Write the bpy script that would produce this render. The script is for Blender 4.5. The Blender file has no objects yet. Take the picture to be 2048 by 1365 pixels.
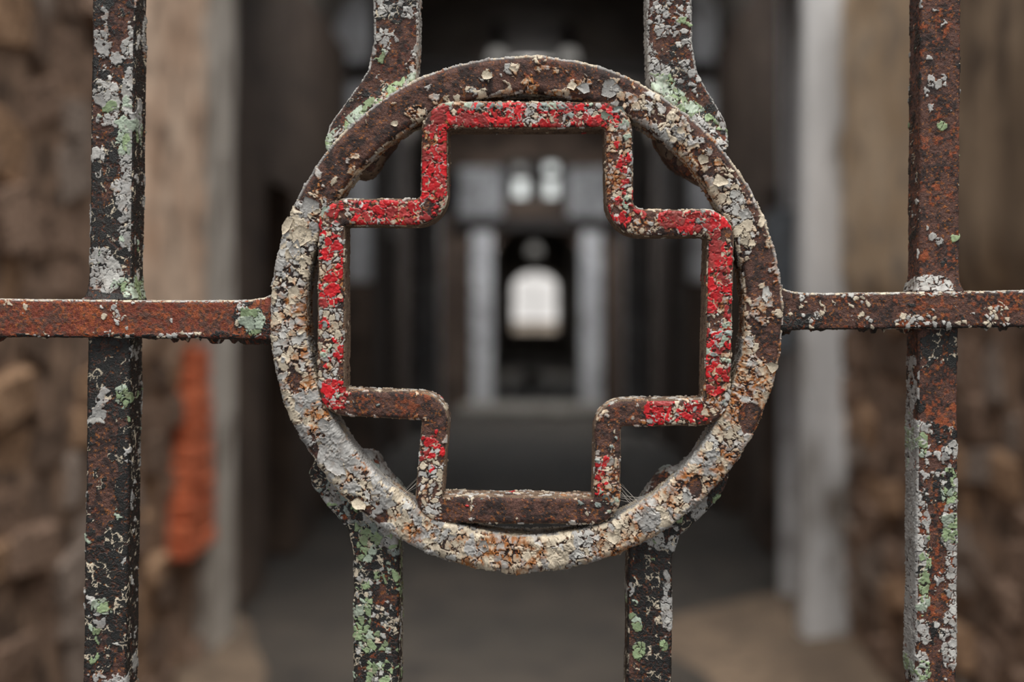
import bpy, bmesh, math, random
import numpy as np
from mathutils import Vector

# ------------------------------------------------------------------ camera, light, exposure
EYE = 1.45                       # eye height above the floor
DIST = 0.75                      # camera to the front of the emblem
FPX = 2048 * 50 / 36             # focal length in photo pixels
CX, CY = 1062.0, 610.0           # pixel straight ahead of the lens (vertical-shift lens)
S = DIST / FPX                   # metres per pixel on the gate's front plane

scene = bpy.context.scene
COL = scene.collection
cam_data = bpy.data.cameras.new('camera')
cam = bpy.data.objects.new('camera', cam_data)
COL.objects.link(cam)
cam.location = (0, -DIST, EYE)
cam.rotation_euler = (math.radians(90), 0, 0)
cam_data.lens = 50
cam_data.sensor_width = 36
cam_data.shift_x = (1024 - CX) / 2048
cam_data.shift_y = (CY - 682.5) / 2048
cam_data.clip_start = 0.02
cam_data.clip_end = 200
cam_data.dof.use_dof = True
cam_data.dof.focus_distance = DIST + 0.004
cam_data.dof.aperture_fstop = 4.2
scene.camera = cam

world = bpy.data.worlds.new('overcast_sky')
scene.world = world
world.use_nodes = True
bg = world.node_tree.nodes['Background']
bg.inputs[0].default_value = (0.97, 0.98, 1.0, 1)
bg.inputs[1].default_value = 0.58

sun_data = bpy.data.lights.new('soft_sun', 'SUN')
sun_data.energy = 4.9
sun_data.angle = math.radians(52)
sun_data.color = (1.0, 0.97, 0.93)
sun = bpy.data.objects.new('soft_sun', sun_data)
COL.objects.link(sun)
sun.rotation_euler = (math.radians(21), math.radians(5), 0)

vs = scene.view_settings
vs.view_transform = 'Standard'
vs.look = 'None'
vs.gamma = 1
vs.use_curve_mapping = False
vs.exposure = -0.25

random.seed(7)
RNG = np.random.default_rng(11)

# ------------------------------------------------------------------ small helpers
def lin(r, g, b):
    out = []
    for c in (r, g, b):
        c = c / 255.0
        out.append(c / 12.92 if c <= 0.04045 else ((c + 0.055) / 1.055) ** 2.4)
    return tuple(out)

def tag(o, label=None, cat=None, group=None, kind=None):
    if label: o['label'] = label
    if cat: o['category'] = cat
    if group: o['group'] = group
    if kind: o['kind'] = kind
    return o

def empty(name, loc=(0, 0, 0)):
    o = bpy.data.objects.new(name, None)
    o.location = loc
    o.empty_display_size = 0.05
    COL.objects.link(o)
    return o

def link(name, me, mat, parent=None, loc=None):
    o = bpy.data.objects.new(name, me)
    COL.objects.link(o)
    if mat and not me.materials: me.materials.append(mat)
    if loc is not None: o.location = loc
    if parent:
        o.parent = parent
    return o

# ------------------------------------------------------------------ materials
def base_mat(name):
    m = bpy.data.materials.new(name)
    m.use_nodes = True
    return m, m.node_tree, m.node_tree.nodes['Principled BSDF']

def attr_mat(name, bump_scale, bump, spec, nlo, nhi):
    m, t, p = base_mat(name)
    n = t.nodes
    a = n.new('ShaderNodeAttribute'); a.attribute_name = 'tint'
    r = n.new('ShaderNodeAttribute'); r.attribute_name = 'gloss'
    tc = n.new('ShaderNodeTexCoord')
    nz = n.new('ShaderNodeTexNoise'); nz.inputs['Scale'].default_value = 1300; nz.inputs['Detail'].default_value = 6; nz.inputs['Roughness'].default_value = .65
    mr = n.new('ShaderNodeMapRange'); mr.inputs['To Min'].default_value = nlo; mr.inputs['To Max'].default_value = nhi
    mr.inputs['From Min'].default_value = 0.3; mr.inputs['From Max'].default_value = 0.7
    mul = n.new('ShaderNodeMix'); mul.data_type = 'RGBA'; mul.blend_type = 'MULTIPLY'; mul.inputs['Factor'].default_value = 1
    t.links.new(tc.outputs['Object'], nz.inputs['Vector'])
    t.links.new(nz.outputs['Fac'], mr.inputs['Value'])
    t.links.new(a.outputs['Color'], mul.inputs[6])
    t.links.new(mr.outputs['Result'], mul.inputs[7])
    t.links.new(mul.outputs[2], p.inputs['Base Color'])
    t.links.new(r.outputs['Fac'], p.inputs['Roughness'])
    nb = n.new('ShaderNodeTexNoise'); nb.inputs['Scale'].default_value = bump_scale; nb.inputs['Detail'].default_value = 5
    t.links.new(tc.outputs['Object'], nb.inputs['Vector'])
    bp = n.new('ShaderNodeBump'); bp.inputs['Strength'].default_value = bump; bp.inputs['Distance'].default_value = 0.0006
    t.links.new(nb.outputs['Fac'], bp.inputs['Height'])
    t.links.new(bp.outputs['Normal'], p.inputs['Normal'])
    p.inputs['Specular IOR Level'].default_value = spec
    return m

def noise_mat(name, c1, c2, scale=4.0, rough=0.85, c3=None, s3=20.0, bump=0.3, bscale=30.0, stretch=(1, 1, 1), lo=0.35, hi=0.65, spec=0.3):
    """two-tone noise with an optional third fine speckle colour"""
    m, t, p = base_mat(name)
    n = t.nodes
    tc = n.new('ShaderNodeTexCoord')
    mp = n.new('ShaderNodeMapping'); mp.inputs['Scale'].default_value = stretch
    t.links.new(tc.outputs['Object'], mp.inputs['Vector'])
    nz = n.new('ShaderNodeTexNoise'); nz.inputs['Scale'].default_value = scale; nz.inputs['Detail'].default_value = 6
    t.links.new(mp.outputs['Vector'], nz.inputs['Vector'])
    cr = n.new('ShaderNodeValToRGB')
    cr.color_ramp.elements[0].position = lo; cr.color_ramp.elements[0].color = (*c1, 1)
    cr.color_ramp.elements[1].position = hi; cr.color_ramp.elements[1].color = (*c2, 1)
    t.links.new(nz.outputs['Fac'], cr.inputs['Fac'])
    out = cr.outputs['Color']
    if c3:
        n2 = n.new('ShaderNodeTexNoise'); n2.inputs['Scale'].default_value = s3; n2.inputs['Detail'].default_value = 5
        t.links.new(mp.outputs['Vector'], n2.inputs['Vector'])
        r2 = n.new('ShaderNodeMapRange'); r2.inputs['From Min'].default_value = 0.52; r2.inputs['From Max'].default_value = 0.66
        t.links.new(n2.outputs['Fac'], r2.inputs['Value'])
        mx = n.new('ShaderNodeMix'); mx.data_type = 'RGBA'
        t.links.new(r2.outputs['Result'], mx.inputs['Factor'])
        t.links.new(out, mx.inputs[6]); mx.inputs[7].default_value = (*c3, 1)
        out = mx.outputs[2]
    t.links.new(out, p.inputs['Base Color'])
    p.inputs['Roughness'].default_value = rough
    p.inputs['Specular IOR Level'].default_value = spec
    nb = n.new('ShaderNodeTexNoise'); nb.inputs['Scale'].default_value = bscale; nb.inputs['Detail'].default_value = 6
    t.links.new(mp.outputs['Vector'], nb.inputs['Vector'])
    bp = n.new('ShaderNodeBump'); bp.inputs['Strength'].default_value = bump; bp.inputs['Distance'].default_value = 0.02
    t.links.new(nb.outputs['Fac'], bp.inputs['Height'])
    t.links.new(bp.outputs['Normal'], p.inputs['Normal'])
    return m

def glow_mat(name, col, strength):
    m, t, p = base_mat(name)
    n = t.nodes
    tc = n.new('ShaderNodeTexCoord')
    nz = n.new('ShaderNodeTexNoise'); nz.inputs['Scale'].default_value = 1.6
    t.links.new(tc.outputs['Object'], nz.inputs['Vector'])
    cr = n.new('ShaderNodeValToRGB')
    cr.color_ramp.elements[0].color = (*[c * 0.8 for c in col], 1); cr.color_ramp.elements[0].position = 0.3
    cr.color_ramp.elements[1].color = (*col, 1); cr.color_ramp.elements[1].position = 0.6
    t.links.new(nz.outputs['Fac'], cr.inputs['Fac'])
    t.links.new(cr.outputs['Color'], p.inputs['Emission Color'])
    p.inputs['Base Color'].default_value = (0.1, 0.1, 0.1, 1)
    p.inputs['Roughness'].default_value = 0.2
    p.inputs['Emission Strength'].default_value = strength
    return m

M_IRON = attr_mat('rusted_iron', 1500, 1.0, 0.4, 0.42, 1.75)
M_PAINT = attr_mat('flaking_paint', 700, 0.45, 0.45, 0.74, 1.14)
M_STONE = [
    noise_mat('rubble_brown', lin(100, 80, 68), lin(186, 156, 134), 10, 0.9, lin(62, 52, 46), 16),
    noise_mat('rubble_ochre', lin(126, 98, 76), lin(206, 168, 134), 10, 0.9, lin(78, 64, 54), 16),
    noise_mat('rubble_grey', lin(110, 98, 90), lin(184, 166, 152), 10, 0.9, lin(70, 62, 56), 16),
    noise_mat('rubble_dark', lin(70, 58, 50), lin(118, 98, 84), 9, 0.9, lin(146, 118, 98), 26),
]
M_MORTAR = noise_mat('lime_mortar', lin(96, 78, 66), lin(170, 142, 120), 9, 0.95, lin(66, 54, 46), 15)
M_PLASTER_L = noise_mat('pink_lime_plaster', lin(210, 176, 150), lin(244, 218, 194), 4, 0.9, lin(150, 128, 112), 9)
M_PLASTER_R = noise_mat('tan_lime_plaster', lin(192, 166, 136), lin(228, 204, 174), 4, 0.9, lin(160, 146, 132), 8)
M_PLASTER_D = noise_mat('darker_brown_plaster', lin(120, 102, 84), lin(168, 146, 122), 4, 0.9, lin(100, 86, 74), 9, stretch=(1, 1, .45))
M_JAMB = noise_mat('dirty_white_plaster', lin(176, 168, 158), lin(206, 200, 192), 3, 0.8, lin(120, 110, 100), 6, stretch=(1, 1, .5))
M_WHITE = noise_mat('worn_white_paint', lin(198, 198, 198), lin(236, 236, 236), 3, 0.6, lin(120, 112, 104), 5, stretch=(1, 1, 0.4))
M_BRICK = noise_mat('orange_red_brick', lin(178, 90, 58), lin(216, 122, 84), 9, 0.9, lin(150, 76, 54), 30)
M_FLOOR = noise_mat('dusty_concrete', lin(58, 54, 49), lin(76, 69, 62), 1.0, 0.85, lin(52, 48, 45), 5, bscale=14)
M_CORR = noise_mat('dark_corridor_plaster', lin(76, 63, 54), lin(102, 87, 76), 2.2, 0.9, lin(62, 53, 47), 6)
M_DOORWOOD = noise_mat('brown_boarding', lin(80, 65, 54), lin(106, 87, 73), 3, 0.8, lin(62, 51, 44), 12, stretch=(6, 6, 0.5))
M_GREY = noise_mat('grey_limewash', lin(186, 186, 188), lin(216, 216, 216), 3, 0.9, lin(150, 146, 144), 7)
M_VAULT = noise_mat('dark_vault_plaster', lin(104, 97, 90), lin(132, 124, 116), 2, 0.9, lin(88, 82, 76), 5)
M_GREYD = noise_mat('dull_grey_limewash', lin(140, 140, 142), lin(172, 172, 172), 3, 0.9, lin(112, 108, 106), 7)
M_STEEL = noise_mat('blue_grey_enamel', lin(104, 110, 116), lin(124, 130, 136), 4, 0.5, lin(92, 92, 94), 16, bump=0.05)
M_DARKIRON = noise_mat('dark_iron', lin(34, 31, 29), lin(52, 46, 42), 8, 0.6)
M_LIT_FLOOR = noise_mat('daylit_floor_tone', lin(140, 134, 126), lin(166, 160, 150), 4, 0.8, lin(118, 112, 104), 9)  # pale tone carrying the daylight on the floor before the portal
M_SKY = glow_mat('skylight_glass', (0.95, 0.97, 1.0), 46.0)
M_FILL_FAR = glow_mat('far_fill_glow', (0.95, 0.97, 1.0), 26.0)  # glow of the added fill panel beyond the portal
M_ENDWIN = glow_mat('daylit_window_glass', (0.98, 0.94, 0.90), 1.05)
M_ENDWIN2 = glow_mat('dusty_window_glass', (0.80, 0.66, 0.52), 0.62)
M_FAN = glow_mat('transom_glass', (0.96, 1.0, 0.97), 1.3)
M_DIM = glow_mat('dim_lamp_glass', (0.9, 0.86, 0.80), 0.34)
M_BUCKET = noise_mat('galvanised_metal', lin(120, 114, 108), lin(150, 144, 136), 8, 0.45, spec=0.6)
M_WEB = noise_mat('dusty_spider_silk', lin(170, 165, 156), lin(196, 190, 180), 50, 0.7, bump=0.0)

# ------------------------------------------------------------------ vectorised noise
def _mix(h):
    h = h ^ (h >> np.uint32(15)); h = h * np.uint32(0x2c1b3c6d)
    h = h ^ (h >> np.uint32(12)); h = h * np.uint32(0x297a2d39)
    return h ^ (h >> np.uint32(15))

def hash3(i, j, k, seed):
    h = (i.astype(np.uint32) * np.uint32(0x9E3779B1)) ^ (j.astype(np.uint32) * np.uint32(0x85EBCA77)) ^ (k.astype(np.uint32) * np.uint32(0xC2B2AE3D))
    return _mix(h + np.uint32((seed * 7919 + 13) & 0xffffffff))

def rnd(h, k):
    return (_mix(h + np.uint32((k * 0x68E31DA4) & 0xffffffff)) & np.uint32(0xffffff)).astype(np.float32) / 16777216.0

def vnoise(P, cell, seed):
    Q = P / np.float32(cell)
    B = np.floor(Q); F = (Q - B).astype(np.float32); B = B.astype(np.int64)
    F = F * F * (3 - 2 * F)
    out = np.zeros(len(P), np.float32)
    for a in (0, 1):
        wx = F[:, 0] if a else 1 - F[:, 0]
        for b in (0, 1):
            wy = F[:, 1] if b else 1 - F[:, 1]
            for c in (0, 1):
                wz = F[:, 2] if c else 1 - F[:, 2]
                h = hash3(B[:, 0] + a, B[:, 1] + b, B[:, 2] + c, seed)
                out += wx * wy * wz * ((h & np.uint32(0xffffff)).astype(np.float32) / 16777216.0)
    return out

def fbm(P, cell, seed, oct=3):
    s = 0; amp = 0.55; tot = 0
    for o in range(oct):
        s = s + amp * vnoise(P, cell / (2 ** o), seed + 31 * o); tot += amp; amp *= 0.5
    return s / tot

def worley(P, cell, seed):
    Q = (P / np.float32(cell)).astype(np.float32)
    B = np.floor(Q).astype(np.int64)
    N = len(P)
    f1 = np.full(N, 9, np.float32); f2 = np.full(N, 9, np.float32)
    ident = np.zeros(N, np.uint32); dv = np.zeros((N, 3), np.float32)
    for a in (-1, 0, 1):
        for b in (-1, 0, 1):
            for c in (-1, 0, 1):
                I = B[:, 0] + a; J = B[:, 1] + b; K = B[:, 2] + c
                h = hash3(I, J, K, seed)
                dx = Q[:, 0] - (I + (h & np.uint32(1023)).astype(np.float32) / 1023)
                dy = Q[:, 1] - (J + ((h >> np.uint32(10)) & np.uint32(1023)).astype(np.float32) / 1023)
                dz = Q[:, 2] - (K + ((h >> np.uint32(20)) & np.uint32(1023)).astype(np.float32) / 1023)
                d = np.sqrt(dx * dx + dy * dy + dz * dz)
                near = d < f1
                f2 = np.where(near, f1, np.minimum(f2, d))
                f1 = np.where(near, d, f1)
                ident = np.where(near, h, ident)
                dv[near, 0] = dx[near]; dv[near, 1] = dy[near]; dv[near, 2] = dz[near]
    return f1, (f2 - f1) * cell, ident, dv

def sstep(a, b, x):
    t = np.clip((x - a) / (b - a), 0, 1)
    return t * t * (3 - 2 * t)

# ------------------------------------------------------------------ wear: layers of flaking paint over rust
PAL = {  # reflectance of each coat (photo colour / light level)
    'rust': lin(88, 60, 51), 'rust2': lin(50, 38, 35), 'orange': lin(158, 80, 44), 'redrust': lin(116, 56, 40),
    'black': lin(33, 33, 32), 'white': lin(196, 194, 188), 'cream': lin(216, 202, 178), 'grey': lin(176, 174, 170),
    'green': lin(150, 170, 128), 'palegreen': lin(176, 190, 170), 'red': lin(206, 22, 32), 'dullred': lin(166, 50, 48),
    'ochre': lin(172, 104, 40), 'slate': lin(146, 156, 150), 'dust': lin(118, 98, 80),
}
PAL = {k: np.array(v, np.float32) for k, v in PAL.items()}

def field(P, base, blobs):
    """coverage map: start value, then soft ellipses (x, y, rx, ry, value) in the gate's plane"""
    c = np.full(len(P), base, np.float32)
    wob = (fbm(P, 22, 4242, 3) - .5) * 2.6
    for b in blobs:
        x, y, rx, ry, v = b
        q = ((P[:, 0] - x) / rx) ** 2 + ((P[:, 1] - y) / ry) ** 2
        m = 1 - sstep(0.45, 1.25, q + wob)
        c = c * (1 - m) + v * m
    return c

def weather(P, N, coats, rust=('rust', 'rust2', 'orange'), orange=0.25, seed=0, rough_amp=1.0, sideways=None):
    """P: positions (pixel units), N: outward normals.  Returns tint, gloss, height, is_paint."""
    n = len(P)
    n_big = fbm(P, 55, seed + 1, 3)
    n_mid = fbm(P, 14, seed + 2, 3)
    n_fine = fbm(P, 4.5, seed + 3, 2)
    warp = np.stack([fbm(P, 9, seed + 4, 2), fbm(P, 9, seed + 5, 2), fbm(P, 9, seed + 6, 2)], 1) - 0.5
    a, b, o = PAL[rust[0]], PAL[rust[1]], PAL[rust[2]]
    t = sstep(0.38, 0.62, n_mid)[:, None]
    col = a * (1 - t) + b * t
    om = sstep(0.63 - orange * 0.3, 0.76 - orange * 0.26, 0.3 * n_big + 0.3 * n_mid + 0.4 * fbm(P, 6, seed + 9, 2))[:, None] * min(0.9, 0.35 + orange)
    col = col * (1 - om) + o * om
    h = (n_fine - 0.5) * 2.0 * rough_amp + (n_mid - 0.5) * 1.8 * rough_amp
    sp = sstep(.68, .76, fbm(P, 3.6, seed + 15, 2))[:, None]           # pale scale and rust dust caught on the grain
    col = col * (1 - .5 * sp) + PAL['ochre'] * .5 * sp
    pits = sstep(0.68, 0.78, fbm(P, 6, seed + 8, 2))
    h = h - pits * 0.9
    gloss = np.full(n, 0.72, np.float32) + 0.2 * (n_mid - 0.5)
    ispaint = np.zeros(n, bool)
    cache = {}
    top = np.zeros(n, np.float32)
    for ci, ct in enumerate(coats):
        cell = ct['cell']
        if cell not in cache:
            cache[cell] = worley(P + warp * cell * 0.75, cell, seed + 100 + int(cell))
        f1, e, ident, dv = cache[cell]
        cov = ct['cov'](P, N) if callable(ct['cov']) else np.full(n, ct['cov'], np.float32)
        hr = rnd(ident, 3 + ci + seed)
        cl = np.clip((fbm(P, ct.get('cluster', 40), seed + 40 + ci, 2) - 0.25) / 0.5, 0, 1)
        w = ct.get('wc', 0.5)
        v = (1 - w) * hr + w * cl
        crack = ct.get('crack', 0.9) + 1.5 * sstep(0.52, 0.72, n_mid)
        on = (v < cov * 1.04) & (e > crack)
        if ct.get('only'):                       # lies only on an earlier coat
            on &= ispaint
        if ct.get('rim'):                        # pale broken edges of the coat
            rim = (v < cov * 1.04) & (e <= crack + 0.35) & (fbm(P, 18, seed + 90 + ci, 2) < ct['rim'])
            col = np.where(rim[:, None], PAL['cream'] * (0.5 + 0.6 * n_mid)[:, None], col)
            h = np.where(rim, top * .5 + 1.0, h)
        thick = ct.get('thick', 1.6) * 1.25
        curl = 1.3 * ct.get('curl', 1.2) * (0.3 + 1.4 * rnd(ident, 77))
        tilt = ct.get('tilt', 1.2) * (dv[:, 0] * (rnd(ident, 5) - 0.5) + dv[:, 1] * (rnd(ident, 6) - 0.5)) * 2
        hp = top * 0.6 + thick * sstep(0, 1.6, e - crack + 0.6) + curl * np.exp(-np.maximum(e - crack, 0) / (cell * 0.16)) + tilt + (n_fine - 0.5) * 0.35
        c1 = PAL[ct['tint']]
        cc = np.repeat(c1[None, :], n, 0)
        if 'tint2' in ct:
            m2 = (rnd(ident, 21 + ci) < ct.get('mix', 0.35))[:, None]
            cc = np.where(m2, PAL[ct['tint2']][None, :], cc)
        cc = cc * (0.72 + 0.42 * rnd(ident, 9))[:, None] * (0.82 + 0.36 * n_fine)[:, None]
        st = ct.get('stain', 0.0)
        if st > 0:                                # rust bleeding through cracks and from below
            sm = sstep(0.66 - 0.30 * st, 0.80 - 0.2 * st, 0.55 * n_big + 0.45 * n_mid + 0.10 * np.exp(-e / 2.5))[:, None] * 0.97
            oc = PAL['ochre'] * (0.45 + 1.0 * n_fine)[:, None]
            sm = sm * (0.30 + 0.70 * sstep(.40, .54, fbm(P, 5, seed + 66, 2)))[:, None]
            cc = cc * (1 - sm) + oc * sm
        grime = sstep(0.5, 0.8, fbm(P, 11, seed + 60 + ci, 3))[:, None] * ct.get('grime', 0.35)
        cc = cc * (1 - grime) + PAL['dust'] * 0.8 * grime
        col = np.where(on[:, None], cc, col)
        h = np.where(on, hp, h)
        top = np.where(on, np.maximum(hp, 0.3), top)
        gloss = np.where(on, ct.get('gloss', 0.5) + 0.15 * (n_mid - 0.5), gloss)
        if ct.get('counts', True):
            ispaint |= on
        else:
            ispaint &= ~on
    return np.clip(col, 0.002, 0.95), np.clip(gloss, 0.15, 1), h, ispaint

# ------------------------------------------------------------------ building dense swept members
def fillet(pts, radii, closed, ds):
    """polyline with rounded corners, resampled to about ds"""
    pts = [np.array(p, float) for p in pts]; m = len(pts); out = []
    for i in range(m):
        p = pts[i]
        if not closed and i in (0, m - 1):
            out.append(p); continue
        a = pts[i - 1] - p; b = pts[(i + 1) % m] - p
        la, lb = np.linalg.norm(a), np.linalg.norm(b); a /= la; b /= lb
        ang = math.acos(max(-1, min(1, float(a @ b))))
        r = radii[i] if hasattr(radii, '__len__') else radii
        t = min(r / math.tan(ang / 2), la * 0.49, lb * 0.49); r = t * math.tan(ang / 2)
        bis = a + b; bis /= np.linalg.norm(bis)
        c = p + bis * (r / math.sin(ang / 2))
        s0, s1 = p + a * t - c, p + b * t - c
        a0 = math.atan2(s0[1], s0[0]); a1 = math.atan2(s1[1], s1[0]); d = (a1 - a0 + math.pi) % (2 * math.pi) - math.pi
        for k in range(13):
            q = a0 + d * k / 12
            out.append(c + r * np.array([math.cos(q), math.sin(q)]))
    out = np.array(out)
    if closed: out = np.vstack([out, out[:1]])
    L = np.concatenate([[0], np.cumsum(np.linalg.norm(np.diff(out, axis=0), axis=1))])
    k = int(L[-1] / ds)
    u = np.linspace(0, L[-1], k + (0 if closed else 1), endpoint=not closed)
    return np.stack([np.interp(u, L, out[:, 0]), np.interp(u, L, out[:, 1])], 1)

def tangents(path, closed, span=2):
    if closed:
        d = np.roll(path, -span, 0) - np.roll(path, span, 0)
    else:
        idx = np.arange(len(path))
        d = path[np.minimum(idx + span, len(path) - 1)] - path[np.maximum(idx - span, 0)]
    return d / np.linalg.norm(d, axis=1)[:, None]

def profile(w, depth, r, ds):
    """closed rounded rectangle: rows (t, c, b, na, nb); across = t*(w-r)+c, depth b, camera side first"""
    rows = []
    k = max(2, int(2 * (w - r) / ds))
    for i in range(k + 1): rows.append((-1 + 2 * i / k, 0, 0, 0, -1))
    for i in range(1, 9):
        q = i / 9 * math.pi / 2
        rows.append((1, r * math.sin(q), r - r * math.cos(q), math.sin(q), -math.cos(q)))
    d = r; step = ds * 1.3
    side = []
    while d < depth - r:
        side.append(d); d += step; step *= 1.07
    side.append(depth - r)
    for d in side: rows.append((1, r, d, 1, 0))
    rows.append((1, r * 0.7, depth - r * 0.3, 0.7, 0.7))
    for t in (1, 0, -1): rows.append((t, 0, depth, 0, 1))
    rows.append((-1, -r * 0.7, depth - r * 0.3, -0.7, 0.7))
    for d in reversed(side): rows.append((-1, -r, d, -1, 0))
    for i in range(8, 0, -1):
        q = i / 9 * math.pi / 2
        rows.append((-1, -r * math.sin(q), r - r * math.cos(q), -math.sin(q), -math.cos(q)))
    return np.array(rows)

def to_world(P, y0):
    k = (DIST + y0) / FPX
    W = np.empty_like(P, dtype=np.float64)
    W[:, 0] = (P[:, 0] - CX) * k
    W[:, 2] = EYE - (P[:, 1] - CY) * k
    W[:, 1] = y0 + P[:, 2] * S
    return W

def mesh_from(name, V, F, tint=None, gloss=None):
    me = bpy.data.meshes.new(name)
    used, inv = np.unique(F.ravel(), return_inverse=True)
    F2 = inv.reshape(F.shape)
    V = V[used]
    me.vertices.add(len(V)); me.vertices.foreach_set('co', V.astype(np.float32).ravel())
    me.loops.add(F2.size); me.loops.foreach_set('vertex_index', F2.astype(np.int32).ravel())
    me.polygons.add(len(F2))
    me.polygons.foreach_set('loop_start', np.arange(0, F2.size, F2.shape[1], dtype=np.int32))
    me.polygons.foreach_set('use_smooth', np.ones(len(F2), bool))
    if tint is not None:
        a = me.attributes.new('tint', 'FLOAT_COLOR', 'POINT')
        a.data.foreach_set('color', np.concatenate([tint[used], np.ones((len(V), 1))], 1).astype(np.float32).ravel())
        g = me.attributes.new('gloss', 'FLOAT', 'POINT')
        g.data.foreach_set('value', gloss[used].astype(np.float32))
    me.update(calc_edges=True)
    me.validate()
    return me

def emit(name, P, N, F, y0, parent, coats, paint_name, seed, extra=None, height=1.0, **kw):
    """weather a member and link it: the iron itself plus its remaining paint as a sub-part"""
    P = P.astype(np.float32)
    tint, gloss, h, pm = weather(P, N, coats, seed=seed, **kw)
    Q = P.astype(np.float64) + N * (h * height)[:, None]
    if extra is not None: Q = Q + extra
    W = to_world(Q, y0)
    fp = pm[F].sum(1) >= 2
    body = link(name, mesh_from(name, W, F[~fp], tint, gloss), M_IRON, parent)
    if fp.any() and paint_name:
        c = link(paint_name, mesh_from(paint_name, W, F[fp], tint, gloss), M_PAINT, body)
        c['kind'] = 'stuff'
    return body

def sweep(path, closed, prof, w, r, wig=1.5, seed=0, depth_shift=0.0):
    """returns P, N, F, and (u index, profile index) for a swept member; w may vary along the path"""
    nu, nv = len(path), len(prof)
    T = tangents(path, closed)
    Nn = np.stack([-T[:, 1], T[:, 0]], 1)
    w = np.broadcast_to(np.asarray(w, float), (nu,))
    a = prof[None, :, 0] * (w[:, None] - r) + prof[None, :, 1]
    P = np.empty((nu, nv, 3))
    P[:, :, 0] = path[:, None, 0] + Nn[:, None, 0] * a
    P[:, :, 1] = path[:, None, 1] + Nn[:, None, 1] * a
    P[:, :, 2] = prof[None, :, 2] + depth_shift
    N = np.empty((nu, nv, 3))
    N[:, :, 0] = Nn[:, None, 0] * prof[None, :, 3]
    N[:, :, 1] = Nn[:, None, 1] * prof[None, :, 3]
    N[:, :, 2] = prof[None, :, 4]
    N /= np.linalg.norm(N, axis=2)[:, :, None]
    u = np.arange(nu if closed else nu - 1); v = np.arange(nv)
    U, Vv = np.meshgrid(u, v, indexing='ij')
    U2 = (U + 1) % nu; V2 = (Vv + 1) % nv
    F = np.stack([U * nv + Vv, U2 * nv + Vv, U2 * nv + V2, U * nv + V2], -1).reshape(-1, 4)
    P = P.reshape(-1, 3); N = N.reshape(-1, 3)
    if wig:
        P = P + N * ((fbm(P.astype(np.float32), 90, seed + 500, 2) - 0.5) * 2 * wig)[:, None]
    return P, N, F, nu, nv

DS = 1.5
gate = empty('iron_gate', (0, 0, 0))
tag(gate, 'rusted iron gate with peeling paint, an open red cross inside a ring', 'gate')

# ------------------------------------------------------------------ the ring
RC = (1052.0, 629.0); RMID, RW, RD = 478.0, 32.0, 100.0
k = int(2 * math.pi * RMID / DS)
th = np.linspace(0, 2 * math.pi, k, endpoint=False)
ring_path = np.stack([RC[0] + (RMID - 1) * np.cos(th), RC[1] + (RMID + 2) * np.sin(th)], 1)
def ring_cov(P, N):
    ang = np.degrees(np.arctan2(-(P[:, 1] - RC[1]), P[:, 0] - RC[0]))
    tab = [(-180, .80), (-165, .72), (-150, .88), (-135, .85), (-120, .86), (-105, .95), (-90, .97), (-60, .97), (-40, .98), (-25, .9), (-12, .80), (0, .45),
           (12, .50), (22, .58), (32, .62), (45, .74), (58, .74), (66, .48), (80, .36), (95, .34), (105, .32), (118, .20), (135, .24), (148, .42), (158, .74), (168, .85), (180, .80)]
    c = np.interp(ang, [a for a, b in tab], [b for a, b in tab]).astype(np.float32)
    rr = np.hypot(P[:, 0] - RC[0], P[:, 1] - RC[1])
    edge = np.interp(ang, [-180, -90, -30, 0, 30, 60, 90, 180], [-.05, .0, .0, -.15, -.35, -.35, -.2, -.1])
    c = c + edge * sstep(RMID + 4, RMID + 30, rr)
    for x, y, rx, ry, v in [(1500, 835, 24, 34, 0.05), (748, 1033, 30, 30, 0.08), (1390, 975, 14, 22, .2), (600, 770, 26, 26, .25), (622, 905, 14, 40, .2),
                            (690, 1000, 40, 12, .25), (590, 470, 40, 60, .95), (1510, 560, 34, 44, .25), (1535, 690, 34, 40, .28), (1060, 150, 60, 24, .55),
                            (970, 150, 14, 14, .8), (940, 190, 34, 20, .6), (1010, 1010, 1, 1, .5), (700, 330, 30, 26, .5), (830, 225, 26, 16, .6)]:
        m = 1 - sstep(0.5, 1.3, ((P[:, 0] - x) / rx) ** 2 + ((P[:, 1] - y) / ry) ** 2)
        c = c * (1 - m) + v * m
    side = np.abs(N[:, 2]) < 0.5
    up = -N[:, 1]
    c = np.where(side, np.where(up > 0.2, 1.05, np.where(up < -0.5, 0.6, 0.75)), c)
    return c
def ring_grey(P, N):
    ang = np.degrees(np.arctan2(-(P[:, 1] - RC[1]), P[:, 0] - RC[0]))
    c = np.interp(ang, [-180, -150, -130, -115, -95, -60, -20, 20, 50, 70, 150, 160, 170, 180], [.25, .55, .6, .5, .25, .14, .12, .05, .25, .08, .05, .55, .5, .25])
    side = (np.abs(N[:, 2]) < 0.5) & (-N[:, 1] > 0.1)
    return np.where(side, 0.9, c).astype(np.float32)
prof = profile(RW, RD, 11, DS)
P, N, F, nu, nv = sweep(ring_path, True, prof, RW + 2.0 * np.sin(th * 3 + 1) + 1.5, 11, 2.5, seed=1)
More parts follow.
